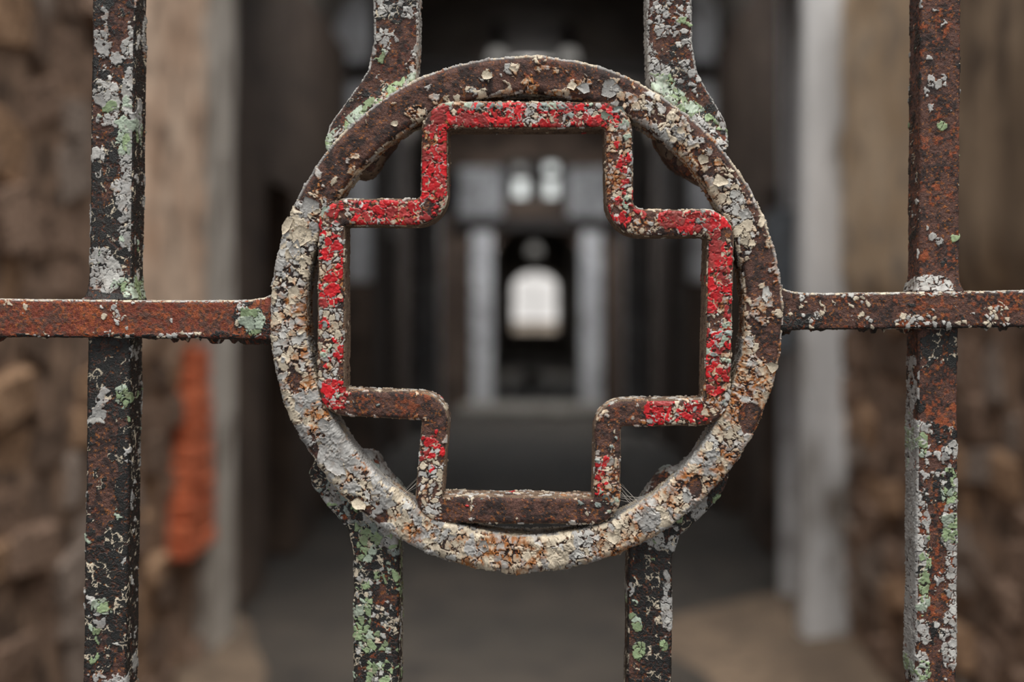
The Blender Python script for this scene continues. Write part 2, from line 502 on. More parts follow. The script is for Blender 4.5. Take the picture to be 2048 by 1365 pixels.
# drips of thick paint along the ring's underside
low = sstep(0.7, 1.0, N[:, 1]) * sstep(1040, 1130, P[:, 1])
drip = np.zeros_like(P); drip[:, 1] = low * (6 * sstep(0.5, 0.75, fbm(P.astype(np.float32), 34, 901, 2)) + 2)
ring = emit('ring', P, N, F, 0.0, gate, [
    dict(tint='cream', tint2='white', mix=.45, cell=17, cov=ring_cov, thick=1.9, curl=1.7, tilt=2.4, stain=.72, cluster=34, wc=.45, gloss=.6, crack=.7),
    dict(tint='cream', tint2='grey', mix=.35, cell=25, cov=lambda P, N: ring_cov(P, N) * .30, thick=1.7, curl=1.7, tilt=2.2, stain=.6, cluster=40, wc=.35, gloss=.55, crack=1.0),
    dict(tint='grey', tint2='cream', mix=.3, cell=34, cov=ring_grey, thick=1.5, curl=1.6, tilt=1.6, stain=.22, cluster=60, wc=.5, gloss=.5, crack=.9),
], 'paint_flakes', 3, extra=drip, orange=.12)
ring['label'] = 'rust brown iron ring with cream and ochre paint flakes'

# ------------------------------------------------------------------ the open cross
CR = [(869, 231), (1237, 229), (1239, 446), (1443, 446), (1434, 825), (1216, 828), (1213, 1024), (855, 1020), (873, 815), (662, 805), (662, 425), (869, 425)]
rad = [34, 34, 46, 32, 34, 34, 30, 30, 32, 32, 30, 40]
cpath = fillet(CR, rad, True, DS)
CW = 26.0
prof = profile(CW, 104, 9, DS)
P, N, F, nu, nv = sweep(cpath, True, prof, CW, 9, 1.8, seed=2)
front = lambda N: N[:, 2] < -0.72
def cr_white(P, N):
    c = field(P, 0.55, [(1050, 230, 200, 34, .72), (869, 330, 34, 110, .78), (750, 425, 110, 34, .78), (875, 428, 34, 22, .35), (662, 600, 34, 190, .93), (1240, 330, 34, 130, .74),
                        (1265, 460, 60, 40, .60), (1390, 446, 80, 40, .80), (1440, 620, 34, 190, .86), (1425, 800, 40, 34, .75), (1350, 826, 70, 34, .78), (1245, 830, 52, 40, .04), (1216, 870, 34, 50, .15),
                        (1214, 960, 34, 66, .80), (1050, 1024, 160, 34, .06), (1200, 1024, 30, 26, .25), (858, 960, 34, 90, .78), (873, 830, 40, 40, .10), (780, 810, 90, 34, .03), (675, 790, 30, 34, .85)])
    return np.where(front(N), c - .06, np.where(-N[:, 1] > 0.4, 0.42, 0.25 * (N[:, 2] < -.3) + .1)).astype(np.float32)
def cr_red(P, N):
    c = field(P, 0.0, [(1050, 230, 220, 40, .66), (869, 320, 40, 110, .92), (750, 425, 130, 40, .74), (662, 480, 40, 70, .72), (662, 580, 40, 50, .6), (662, 680, 40, 70, .48), (668, 790, 34, 34, .95),
                        (1237, 330, 34, 100, .42), (1245, 440, 50, 40, .45), (1390, 446, 80, 40, .5), (1443, 560, 40, 140, .70), (1436, 710, 40, 70, .72), (1425, 790, 30, 24, .75),
                        (1355, 822, 66, 30, .66), (1214, 960, 34, 50, .42), (860, 900, 26, 44, .45), (1060, 1024, 150, 30, .03), (780, 810, 80, 30, .0)])
    return np.where(front(N), c, 0.05).astype(np.float32)
def cr_dull(P, N):
    c = field(P, 0.0, [(1390, 446, 90, 34, .62), (1443, 520, 34, 60, .5), (1443, 620, 30, 40, .45), (900, 235, 60, 30, .35), (1000, 245, 120, 16, .35), (1210, 240, 30, 24, .4), (662, 560, 30, 60, .2)])
    return np.where(front(N), c, 0.0).astype(np.float32)
def cr_slate(P, N):
    c = field(P, 0.06, [(1222, 232, 34, 30, .45), (650, 440, 26, 34, .4), (1212, 1000, 30, 34, .55), (1215, 900, 26, 26, .4), (662, 640, 30, 80, .22), (1450, 680, 20, 50, .35), (1425, 430, 40, 24, .4), (1050, 208, 220, 12, .5), (1255, 330, 14, 100, .4)])
    return np.where(front(N), c, 0.0).astype(np.float32)
cross = emit('cross', P, N, F, -0.0012, gate, [
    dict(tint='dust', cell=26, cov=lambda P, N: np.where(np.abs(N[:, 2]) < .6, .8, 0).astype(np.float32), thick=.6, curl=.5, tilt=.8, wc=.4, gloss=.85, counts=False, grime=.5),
    dict(tint='white', tint2='cream', mix=.5, cell=13, cov=cr_white, thick=1.3, curl=1.0, tilt=1.3, stain=.55, cluster=26, wc=.45, gloss=.55, crack=1.1),
    dict(tint='red', tint2='dullred', mix=.2, cell=22, cov=cr_red, thick=1.2, curl=.8, tilt=1.2, stain=0, cluster=24, wc=.5, gloss=.42, crack=1.3, grime=.16),
    dict(tint='dullred', tint2='red', mix=.2, cell=24, cov=cr_dull, thick=1.0, curl=.8, tilt=.9, cluster=30, wc=.5, gloss=.5, crack=.9, grime=.3),
    dict(tint='slate', tint2='palegreen', mix=.4, cell=18, cov=cr_slate, thick=1.6, curl=1.3, tilt=1.6, cluster=26, wc=.35, gloss=.5, crack=.9, grime=.2),
], 'paint_flakes', 17, orange=.16)
cross['label'] = 'open square cross with bright red paint peeling off rust'

# ------------------------------------------------------------------ straight bars and rails
def bar_path(p0, p1, lo, hi, far0, far1, vertical=True):
    """dense between lo and hi, coarse beyond; p(t) linear between two pixel points, straight on outside the frame"""
    a = np.arange(lo, hi, DS)
    pre = np.concatenate([np.arange(far0, lo - 420, 20.0), np.arange(lo - 420, lo, 4.0)]) if far0 < lo else np.array([])
    post = np.concatenate([np.arange(hi, hi + 420, 4.0), np.arange(hi + 420, far1, 20.0), [far1]]) if far1 > hi else np.array([hi])
    t = np.concatenate([pre, a, post])
    tc = np.clip(t, lo, hi)
    if vertical:
        x = p0[0] + (p1[0] - p0[0]) * (tc - p0[1]) / (p1[1] - p0[1])
        return np.stack([x, t], 1)
    y = p0[1] + (p1[1] - p0[1]) * (tc - p0[0]) / (p1[0] - p0[0])
    return np.stack([t, y], 1)

TOPY, BOTY = -2900.0, 6020.0
BY, BD, BR = 0.010, 92.0, 7.0
def bar(name, p0, p1, lo, hi, f0, f1, hw, coats, seed, label=None, flare=None, bend=None, **kw):
    if bend:                                      # end forged over sideways into a foot that hugs the ring
        pts = [b_[:2] for b_ in bend]
        path = fillet(pts, 55, False, DS)
        L_ = np.concatenate([[0], np.cumsum(np.linalg.norm(np.diff(path, axis=0), axis=1))])
        kk = [int(np.argmin(np.hypot(path[:, 0] - b_[0], path[:, 1] - b_[1]))) for b_ in bend]
        w = np.interp(L_, L_[kk], [b_[2] for b_ in bend])
        end = L_[-1] - L_
        w = w * np.where(end < 26, np.sqrt(np.maximum(.02, 1 - (1 - end / 26) ** 2)), 1)
        far = f0 if bend[0][1] < 600 else f1
        sg = np.sign(far - bend[0][1])
        ext = np.concatenate([bend[0][1] + sg * np.arange(4, 420, 4.0), np.arange(bend[0][1] + sg * 420, far, 20.0 * sg)])[::-1]
        ext = np.append([far], ext)
        path = np.vstack([np.stack([np.full(len(ext), bend[0][0]), ext], 1), path])
        w = np.concatenate([np.full(len(ext), hw), w])
    else:
        path = bar_path(p0, p1, lo, hi, f0, f1)
        w = np.full(len(path), hw)
    prof = profile(hw, BD, BR, DS)
    P, N, F, nu, nv = sweep(path, False, prof, np.maximum(w, BR + 1), BR, 1.6, seed=seed)
    if bend and bend[0][1] > 600: F = F[:, ::-1]
    ex = np.zeros_like(P)
    if bend:                                      # thick paint banked up against the ring, foot beaten thinner
        rr = np.hypot(P[:, 0] - RC[0], P[:, 1] - RC[1])
        f = (1 - sstep(512, 540, rr)) * 16 * (1 if bend[0][1] < 600 else .35)
        ex[:, 2] = -f * (N[:, 2] < -.3)
    if flare:                                     # thick paint run out over the rail's top edge
        y, amt = flare
        d = np.maximum(y - P[:, 1], 0)
        f = np.exp(-d / 13.0) * (P[:, 1] < y + 4) * amt
        f = f * (0.7 + 0.6 * fbm(P.astype(np.float32), 16, seed + 77, 2))
        ex[:, 0] = f * np.sign(N[:, 0]) * (np.abs(N[:, 0]) > .3) * .9
        ex[:, 2] += -f * 1.7 * (N[:, 2] < -0.3)
    o = emit(name, P, N, F, BY + (.006 if bend and bend[0][1] > 600 else 0), gate, coats, 'paint_flakes', seed, extra=ex, **kw)
    if label: o['label'] = label
    return o

def rdist(P): return np.hypot(P[:, 0] - RC[0], P[:, 1] - RC[1])
def fr(blobs, base, side=None):
    def f(P, N):
        c = field(P, base, blobs)
        if side is not None:
            c = np.where(np.abs(N[:, 0]) > 0.6, side, c)
        return c.astype(np.float32)
    return f

# far-left bar: brown, black and a strip of pale paint down its right side
bar('vertical_bar', (228, 0), (209, 1365), -40, 1405, TOPY, BOTY, 42, [
    dict(tint='black', cell=19, cov=fr([(225, 60, 60, 60, .5), (225, 480, 60, 90, .72), (212, 730, 60, 80, 1.05), (225, 200, 60, 100, .5), (212, 1180, 60, 100, 1.0), (215, 820, 60, 40, .75), (212, 950, 40, 130, .15), (250, 980, 18, 150, .9), (215, 1320, 60, 60, .55)], .6, side=.9), thick=.7, curl=.5, tilt=.6, wc=.55, gloss=.34, grime=.08, counts=False, rim=.41),
    dict(tint='white', tint2='grey', mix=.5, cell=27, cov=fr([(262, 210, 20, 150, 1.1), (255, 400, 22, 120, 1.1), (215, 200, 28, 60, .75), (200, 60, 20, 60, .45), (195, 310, 12, 40, .5), (212, 548, 40, 50, 1.0), (262, 540, 16, 40, .3), (215, 800, 46, 60, .34), (215, 1300, 50, 80, .24), (250, 1000, 16, 200, .3)], .10, side=.25), thick=1.4, curl=.9, tilt=1.2, stain=.2, wc=.4, gloss=.45, crack=.8),
    dict(tint='green', tint2='palegreen', mix=.5, cell=22, cov=fr([(250, 250, 18, 60, .4), (215, 215, 26, 24, .35), (248, 575, 22, 26, .8), (205, 1215, 20, 20, .9), (190, 1300, 14, 80, .4), (245, 790, 14, 30, .5), (182, 1050, 12, 40, .5)], .06), thick=1.5, curl=.9, tilt=1.0, wc=.35, gloss=.42),
], 21, orange=.12, flare=(598, 9), rust=('rust', 'rust2', 'redrust'))

# far-right bar: plain rust above, black / orange / pale paint below
bar('vertical_bar', (1882, 0), (1872, 1365), -40, 1405, TOPY, BOTY, 40, [
    dict(tint='black', cell=20, cov=fr([(1868, 705, 60, 66, 1.1), (1872, 930, 34, 110, .5), (1872, 1100, 34, 80, .4), (1872, 1280, 30, 80, .25), (1872, 780, 40, 60, .0), (1876, 300, 60, 280, .05)], .22, side=.3), thick=.7, curl=.5, tilt=.6, wc=.55, gloss=.34, grime=.08, counts=False, rim=.41),
    dict(tint='white', tint2='grey', mix=.5, cell=16, cov=fr([(1878, 110, 26, 60, .3), (1878, 180, 30, 80, .26), (1890, 270, 26, 30, .2), (1880, 470, 30, 30, .3), (1872, 570, 50, 16, 1.0), (1840, 870, 12, 40, .9), (1845, 1050, 14, 150, .85), (1905, 1050, 18, 150, .85), (1900, 1250, 20, 120, .8), (1845, 1290, 16, 90, .85), (1872, 930, 44, 80, .42), (1872, 1200, 30, 60, .3)], .06), thick=1.4, curl=1.0, tilt=1.2, wc=.4, gloss=.48, crack=.8),
    dict(tint='grey', cell=40, cov=lambda P, N: ((N[:, 0] < -0.5) * field(P, .05, [(1835, 1080, 60, 330, 1.1)])).astype(np.float32), thick=1.2, curl=.8, tilt=.8, wc=.2, gloss=.5),
    dict(tint='green', tint2='palegreen', mix=.4, cell=18, cov=fr([(1880, 245, 16, 16, .8), (1895, 975, 18, 40, .7), (1900, 1050, 18, 40, .5), (1842, 880, 12, 30, .7), (1848, 1340, 26, 20, .8), (1850, 1150, 12, 100, .4)], .05), thick=1.5, curl=.9, tilt=1.0, wc=.35, gloss=.45),
], 33, orange=.33, flare=(582, 9), rust=('rust', 'rust2', 'orange'))

# two upper middle bars, feet bent outwards along the ring
def near(P, r0, v_in, v_out): return np.where(rdist(P) < r0, v_in, v_out).astype(np.float32)
bar('vertical_bar', 0, 0, 0, 0, TOPY, 158, 43, [
    dict(tint='black', cell=14, cov=fr([(780, 15, 60, 30, .75), (772, 70, 24, 24, .6), (700, 250, 60, 20, .3), (770, 180, 60, 20, .55), (690, 270, 20, 60, .6)], .14, side=.2), thick=.7, curl=.5, tilt=.6, wc=.5, gloss=.34, counts=False, grime=.08, rim=.41),
    dict(tint='white', tint2='grey', mix=.5, cell=17, cov=lambda P, N: np.maximum(fr([(765, 80, 16, 30, .95), (770, 20, 14, 18, .9), (830, 20, 24, 30, .55), (800, 0, 40, 12, .4), (832, 130, 20, 40, .85), (757, 110, 12, 30, .5)], .10, side=.8)(P, N), near(P, 524, 1.0, 0)), thick=1.4, curl=.9, tilt=1.2, stain=.25, wc=.35, gloss=.48),
    dict(tint='green', tint2='palegreen', mix=.5, cell=22, cov=lambda P, N: near(P, 534, .72, .02) * (N[:, 2] < -.2), thick=1.4, wc=.5, gloss=.45, grime=.35),
], 45, orange=.2, rust=('rust', 'rust2', 'redrust'), bend=[(791, -40, 43), (793, 85, 43), (781, 160, 47), (736, 220, 44), (696, 268, 40), (676, 318, 30)])
bar('vertical_bar', 0, 0, 0, 0, TOPY, 158, 43, [
    dict(tint='black', cell=13, cov=fr([(1345, 150, 60, 40, .9), (1340, 90, 50, 40, .4), (1400, 240, 70, 50, .8), (1400, 195, 26, 16, .2)], .2, side=.3), thick=.7, curl=.5, tilt=.6, wc=.5, gloss=.3, counts=False, grime=.08, rim=.41),
    dict(tint='white', tint2='grey', mix=.6, cell=12, cov=lambda P, N: np.maximum(fr([(1340, 30, 46, 60, .62), (1372, 130, 14, 24, .9), (1310, 140, 18, 34, .8), (1350, 150, 24, 20, .4), (1335, 95, 24, 20, .2), (1410, 250, 60, 50, .12), (1445, 235, 14, 26, .5)], .30, side=.9)(P, N), near(P, 526, 1.0, 0)), thick=1.4, curl=.9, tilt=1.2, wc=.35, gloss=.48, grime=.2),
    dict(tint='green', tint2='palegreen', mix=.5, cell=24, cov=lambda P, N: np.maximum(near(P, 544, .66, .02), field(P, 0, [(1318, 165, 26, 18, .8)])) * (N[:, 2] < -.2), thick=1.4, wc=.5, gloss=.45, grime=.4),
], 57, orange=.22, rust=('rust', 'rust2', 'redrust'), bend=[(1340, -40, 43), (1339, 85, 43), (1347, 160, 47), (1382, 215, 44), (1412, 258, 40), (1430, 318, 30)])

# two lower middle bars
bar('vertical_bar', 0, 0, 0, 0, 1062, BOTY, 44, [
    dict(tint='black', cell=15, cov=fr([(775, 1160, 24, 30, .5), (770, 1200, 20, 24, .55)], .92, side=.95), thick=.7, curl=.5, tilt=.8, wc=.4, gloss=.3, counts=False, grime=.06, rim=.47),
    dict(tint='white', tint2='cream', mix=.4, cell=11, cov=fr([(720, 1150, 14, 14, .6), (790, 1260, 14, 40, .4), (735, 1345, 20, 14, .5), (690, 990, 90, 80, .1)], .2), thick=1.2, curl=.9, tilt=1.2, wc=.3, gloss=.48),
    dict(tint='grey', tint2='slate', mix=.5, cell=28, cov=fr([(700, 1000, 110, 70, .66), (780, 1070, 40, 40, .7)], .0), thick=1.0, curl=.5, tilt=.6, wc=.35, gloss=.6, grime=.6),
    dict(tint='green', tint2='palegreen', mix=.3, cell=17, cov=fr([(725, 1230, 22, 70, .6), (745, 1300, 40, 40, .55), (785, 1160, 16, 40, .5), (755, 1080, 50, 26, .5), (730, 1110, 14, 16, .9), (770, 1200, 24, 40, .08), (680, 990, 70, 50, .3)], .2), thick=1.4, curl=.8, tilt=1.0, wc=.3, gloss=.42, grime=.25),
], 61, orange=.3, bend=[(752, 1405, 44), (753, 1110, 44), (740, 1040, 46), (694, 988, 44), (662, 950, 42), (645, 912, 32)])
bar('vertical_bar', 0, 0, 0, 0, 1062, BOTY, 43, [
    dict(tint='black', cell=15, cov=fr([(1262, 1290, 10, 100, .1), (1275, 1350, 20, 20, .4)], .96, side=.8), thick=.7, curl=.6, tilt=.9, wc=.3, gloss=.28, counts=False, grime=.05, rim=.41),
    dict(tint='grey', tint2='white', mix=.3, cell=22, cov=fr([(1334, 1215, 13, 60, 1.0), (1262, 1180, 10, 20, .7), (1320, 1070, 60, 30, .62), (1370, 1020, 60, 30, .5)], .06), thick=1.3, curl=.8, tilt=.9, wc=.25, gloss=.48, grime=.5),
    dict(tint='green', tint2='palegreen', mix=.25, cell=19, cov=fr([(1275, 1240, 14, 24, .95), (1280, 1300, 16, 18, .95), (1328, 1290, 10, 14, .8), (1270, 1205, 14, 10, .7), (1442, 1005, 16, 14, .9)], .03), thick=1.4, curl=.8, tilt=1.0, wc=.25, gloss=.42, grime=.25),
], 73, orange=.2, bend=[(1298, 1405, 43), (1300, 1110, 43), (1318, 1045, 47), (1372, 1000, 45), (1412, 960, 42), (1432, 915, 32)])

def rail(p0, p1, lo, hi, f0, f1, hw, coats, seed, end_x, end_sign, label, **kw):
    path = bar_path(p0, p1, lo, hi, f0, f1, vertical=False)
    prof = profile(hw, 96, 7, DS)
    P, N, F, nu, nv = sweep(path, False, prof, hw, 7, 1.8, seed=seed)
    ex = np.zeros_like(P)
    d = np.maximum((end_x - P[:, 0]) * end_sign, 0)
    f = np.exp(-d / 24.0) * 16
    ex[:, 1] = -f * (-N[:, 1] > .4) + 0.2 * f * (N[:, 1] > .4)
    # ragged scraps of paint and rust hanging under the rail
    rag = sstep(0.56, 0.72, fbm((P * np.array([1, .2, .35])).astype(np.float32), 22, seed + 12, 3))
    ex[:, 1] += (N[:, 1] > .6) * rag * 11 * sstep(8, 30, P[:, 2]) 
    o = emit('horizontal_rail', P, N, F, 0.003, gate, coats, 'paint_flakes', seed, extra=ex, **kw)
    o['label'] = label
    return o
rail((0, 637), (545, 641), -40, 560, -3900, 560, 37, [
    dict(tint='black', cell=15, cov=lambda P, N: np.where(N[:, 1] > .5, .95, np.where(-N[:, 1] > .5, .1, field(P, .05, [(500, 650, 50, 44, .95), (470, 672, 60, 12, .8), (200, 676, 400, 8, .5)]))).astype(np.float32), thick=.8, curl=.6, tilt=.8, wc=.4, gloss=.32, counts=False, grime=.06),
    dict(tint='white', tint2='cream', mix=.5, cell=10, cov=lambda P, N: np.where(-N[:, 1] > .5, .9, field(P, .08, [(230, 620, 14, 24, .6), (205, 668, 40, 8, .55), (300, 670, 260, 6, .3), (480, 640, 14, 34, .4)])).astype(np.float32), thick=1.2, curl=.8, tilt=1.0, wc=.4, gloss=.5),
    dict(tint='green', tint2='palegreen', mix=.4, cell=30, cov=lambda P, N: field(P, .0, [(505, 640, 28, 28, 1.1)]) * (N[:, 2] < -.4), thick=1.6, curl=1.0, tilt=1.2, wc=.2, gloss=.4, grime=.1),
], 81, 548, 1, 'red brown rusted rail left of the ring', orange=.42, rust=('redrust', 'rust', 'orange'))
rail((1565, 625), (2048, 618), 1545, 2090, 1545, 6020, 35, [
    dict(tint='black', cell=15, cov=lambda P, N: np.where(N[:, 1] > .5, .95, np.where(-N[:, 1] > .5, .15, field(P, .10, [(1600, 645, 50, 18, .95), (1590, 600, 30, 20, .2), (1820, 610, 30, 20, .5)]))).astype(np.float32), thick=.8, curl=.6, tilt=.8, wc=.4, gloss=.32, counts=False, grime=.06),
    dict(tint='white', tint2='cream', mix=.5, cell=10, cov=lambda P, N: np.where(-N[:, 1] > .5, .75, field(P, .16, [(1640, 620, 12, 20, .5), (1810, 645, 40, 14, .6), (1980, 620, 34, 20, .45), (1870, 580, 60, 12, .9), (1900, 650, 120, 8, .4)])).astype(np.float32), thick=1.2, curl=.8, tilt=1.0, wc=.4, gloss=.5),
], 93, 1560, -1, 'dark brown rusted rail right of the ring', orange=.26, rust=('rust', 'rust2', 'orange'))

# ------------------------------------------------------------------ forged feet where the middle bars meet the ring
def foot(outline, centre, y0, coats, seed, **kw):
    pts = np.array(outline, float)
    # closed Catmull-Rom through the outline
    m = len(pts); dense = []
    for i in range(m):
        p0, p1, p2, p3 = pts[i - 1], pts[i], pts[(i + 1) % m], pts[(i + 2) % m]
        for s in np.linspace(0, 1, 24, endpoint=False):
            dense.append(0.5 * ((2 * p1) + (p2 - p0) * s + (2 * p0 - 5 * p1 + 4 * p2 - p3) * s * s + (3 * p1 - p0 - 3 * p2 + p3) * s ** 3))
    dense = np.array(dense)
    L = np.concatenate([[0], np.cumsum(np.linalg.norm(np.diff(np.vstack([dense, dense[:1]]), axis=0), axis=1))])
    nth = int(L[-1] / 2.2); u = np.linspace(0, L[-1], nth, endpoint=False)
    dd = np.vstack([dense, dense[:1]])
    O = np.stack([np.interp(u, L, dd[:, 0]), np.interp(u, L, dd[:, 1])], 1)
    c = np.array(centre, float)
    T = tangents(O, True); On = np.stack([T[:, 1], -T[:, 0]], 1)
    sgn = np.sign(((O - c) * On).sum(1).mean()); On *= sgn
    rows = []; nrm = []
    nr = 44; thick = 60.0
    for j in range(1, nr + 1):
        t = j / nr
        x = np.clip((t - 0.62) / 0.38, 0, 1)
        dep = 16 * (1 - np.sqrt(np.maximum(0, 1 - x * x)))
        rows.append(np.column_stack([c + (O - c) * t, np.full(nth, dep)]))
        k_ = x ** 2
        nrm.append(np.column_stack([On * k_, np.full(nth, -(1 - k_ * .9))]))
    for dep in (24, 34, 46, thick):
        rows.append(np.column_stack([O, np.full(nth, float(dep))])); nrm.append(np.column_stack([On, np.zeros(nth)]))
    rows.append(np.column_stack([c + (O - c) * .9, np.full(nth, thick)])); nrm.append(np.tile([0, 0, 1.0], (nth, 1)))
    rows.append(np.column_stack([c + (O - c) * .02, np.full(nth, thick)])); nrm.append(np.tile([0, 0, 1.0], (nth, 1)))
    R = len(rows)
    P = np.vstack(rows); N = np.vstack(nrm); N /= np.linalg.norm(N, axis=1)[:, None]
    a, b = np.meshgrid(np.arange(R - 1), np.arange(nth), indexing='ij'); b2 = (b + 1) % nth
    F = np.stack([a * nth + b, (a + 1) * nth + b, (a + 1) * nth + b2, a * nth + b2], -1).reshape(-1, 4)
    if sgn > 0: F = F[:, ::-1]
    P = P + N * ((fbm(P.astype(np.float32), 60, seed + 500, 2) - 0.5) * 5)[:, None]
    return emit('forged_foot', P, N, F, y0, gate, coats, 'paint_flakes', seed, **kw)

foot([(640, 925), (668, 892), (712, 902), (748, 908), (774, 948), (802, 980), (820, 1030), (780, 1060), (720, 1040), (660, 985)], (722, 975), 0.018, [
    dict(tint='grey', tint2='slate', mix=.4, cell=30, cov=.7, thick=1.0, curl=.5, wc=.35, gloss=.6, grime=.9),
], 127, orange=.2)
foot([(1275, 1020), (1300, 978), (1314, 958), (1334, 940), (1362, 934), (1420, 905), (1440, 930), (1410, 990), (1350, 1040), (1290, 1055)], (1355, 985), 0.018, [
    dict(tint='grey', tint2='slate', mix=.3, cell=26, cov=.65, thick=1.0, curl=.5, wc=.35, gloss=.6, grime=.9),
], 139, orange=.2)
foot([(655, 330), (690, 345), (735, 352), (765, 318), (800, 262), (760, 240), (700, 290)], (725, 305), 0.0165, [
    dict(tint='dust', cell=30, cov=.6, thick=1.0, curl=.8, wc=.35, gloss=.7, grime=.6),
], 151, orange=.1)
foot([(1445, 330), (1420, 372), (1372, 352), (1338, 325), (1310, 275), (1345, 240), (1400, 285)], (1380, 305), 0.0165, [
    dict(tint='dust', cell=30, cov=.5, thick=1.0, curl=.8, wc=.35, gloss=.7, grime=.6),
], 163, orange=.1)

# ------------------------------------------------------------------ the largest single flakes, curling off the iron
def flake(cx, cy, rx, ry, rot, tint, seed, parent, y0=-0.0007, lift=4.0, ragged=.22, depth=0):
    rg = np.random.default_rng(seed)
    nth, nr = 56, 7
    th_ = np.linspace(0, 2 * math.pi, nth, endpoint=False)
    kc = rg.integers(5, 8)                       # a broken polygon with nicked edges
    ca = np.sort((np.arange(kc) + rg.uniform(-.33, .33, kc)) * 2 * math.pi / kc); cr_ = rg.uniform(.72, 1.22, kc)
    ca = np.append(ca, ca[0] + 2 * math.pi); cr_ = np.append(cr_, cr_[0])
    rr = np.empty(nth)
    for q in range(nth):
        t_ = th_[q] if th_[q] >= ca[0] else th_[q] + 2 * math.pi
        i_ = min(int(np.searchsorted(ca, t_, side='right')) - 1, kc - 1)
        A_ = cr_[i_] * np.array([math.cos(ca[i_]), math.sin(ca[i_])]); B_ = cr_[i_ + 1] * np.array([math.cos(ca[i_ + 1]), math.sin(ca[i_ + 1])])
        d_ = np.array([math.cos(t_), math.sin(t_)]); e_ = B_ - A_
        rr[q] = (A_[0] * e_[1] - A_[1] * e_[0]) / (d_[0] * e_[1] - d_[1] * e_[0])
    rr = rr * rg.uniform(.94, 1.05, nth)
    tx, ty = rg.normal(0, 1.4, 2)
    V = []
    for side in (0, 1):
        for j in range(nr):
            t = (j + 0.02) / (nr - 1) if j else 0.02
            x = rr * np.cos(th_) * rx * t; y = rr * np.sin(th_) * ry * t
            z = -(lift * t ** 2.2 * (0.55 + 0.45 * np.cos(th_ * 1 + seed))) - (tx * x / rx + ty * y / ry) - 1.5 + (2.0 if side else 0)
            X = cx + x * math.cos(rot) - y * math.sin(rot); Y = cy + x * math.sin(rot) + y * math.cos(rot)
            V.append(np.column_stack([X, Y, z + depth]))
    P = np.vstack(V)
    P[:, 2] += (fbm(P.astype(np.float32), 10, seed, 2) - .5) * 2.0
    Fs = []
    for side in (0, 1):
        for j in range(nr - 1):
            for i in range(nth):
                a = (side * nr + j) * nth + i; b = (side * nr + j) * nth + (i + 1) % nth
                q = [a, b, b + nth, a + nth]
                Fs.append(q if side else q[::-1])
    for i in range(nth):
        a = (nr - 1) * nth + i; b = (nr - 1) * nth + (i + 1) % nth
        Fs.append([a, b, b + nr * nth, a + nr * nth])
    F_ = np.array(Fs)
    n1 = fbm(P.astype(np.float32), 9, seed + 4, 3)
    base = PAL[tint]
    g = sstep(.5, .75, n1)[:, None] * .45
    tint_ = (base * (1 - g) + PAL['dust'] * g) * (0.78 + 0.4 * fbm(P.astype(np.float32), 4, seed + 5, 2))[:, None] * (0.85 + 0.2 * rg.random())
    return link('paint_flake', mesh_from('paint_flake', to_world(P, y0), F_, tint_, np.full(len(P), .5)), M_PAINT, parent)

for i, (x, y, rx, ry, rot, t, par, lift) in enumerate([
    (1223, 181, 27, 20, 0.1, 'grey', ring, 4), (1170, 178, 16, 12, .3, 'grey', ring, 4), (1145, 172, 11, 10, 0, 'cream', ring, 3), (973, 150, 13, 11, .3, 'cream', ring, 3),
    (604, 470, 28, 20, -.6, 'cream', ring, 5), (622, 413, 22, 18, .4, 'grey', ring, 5), (592, 500, 13, 18, .2, 'grey', ring, 4), (588, 590, 15, 25, .1, 'cream', ring, 4),
    (575, 452, 9, 20, .4, 'cream', ring, 3), (790, 248, 8, 7, 0, 'cream', ring, 2), (1440, 362, 20, 15, .7, 'cream', ring, 4), (1405, 318, 14, 11, .6, 'cream', ring, 4),
    (1532, 590, 10, 18, .2, 'white', ring, 3), (1545, 735, 14, 12, .4, 'cream', ring, 4), (672, 932, 22, 17, .8, 'grey', ring, 5), (716, 1010, 17, 12, .7, 'cream', ring, 4),
    (965, 1092, 14, 12, .2, 'grey', ring, 4), (1225, 1075, 17, 14, .4, 'cream', ring, 4), (650, 850, 14, 12, .9, 'grey', ring, 4),
    (1212, 237, 15, 11, .6, 'palegreen', cross, 4), (1236, 222, 12, 10, .2, 'slate', cross, 4), (1232, 250, 8, 13, .3, 'palegreen', cross, 3), (655, 425, 15, 12, .2, 'palegreen', cross, 3),
    (1219, 926, 13, 9, -.5, 'slate', cross, 3), (1213, 1000, 14, 8, .5, 'slate', cross, 3), (676, 786, 16, 18, .5, 'red', cross, 3), (672, 812, 20, 10, .2, 'red', cross, 3),
    (868, 352, 15, 20, .1, 'red', cross, 2), (866, 270, 13, 12, .1, 'red', cross, 2), (787, 428, 14, 11, .1, 'red', cross, 3), (1385, 440, 24, 13, -.1, 'dullred', cross, 2),
    (1396, 818, 15, 12, .2, 'red', cross, 3), (1432, 735, 9, 18, .2, 'red', cross, 3), (1300, 842, 10, 11, .1, 'red', cross, 3), (1428, 785, 11, 9, .2, 'red', cross, 3)]):
    flake(x, y, rx, ry, rot, t, 700 + i, par, lift=lift)

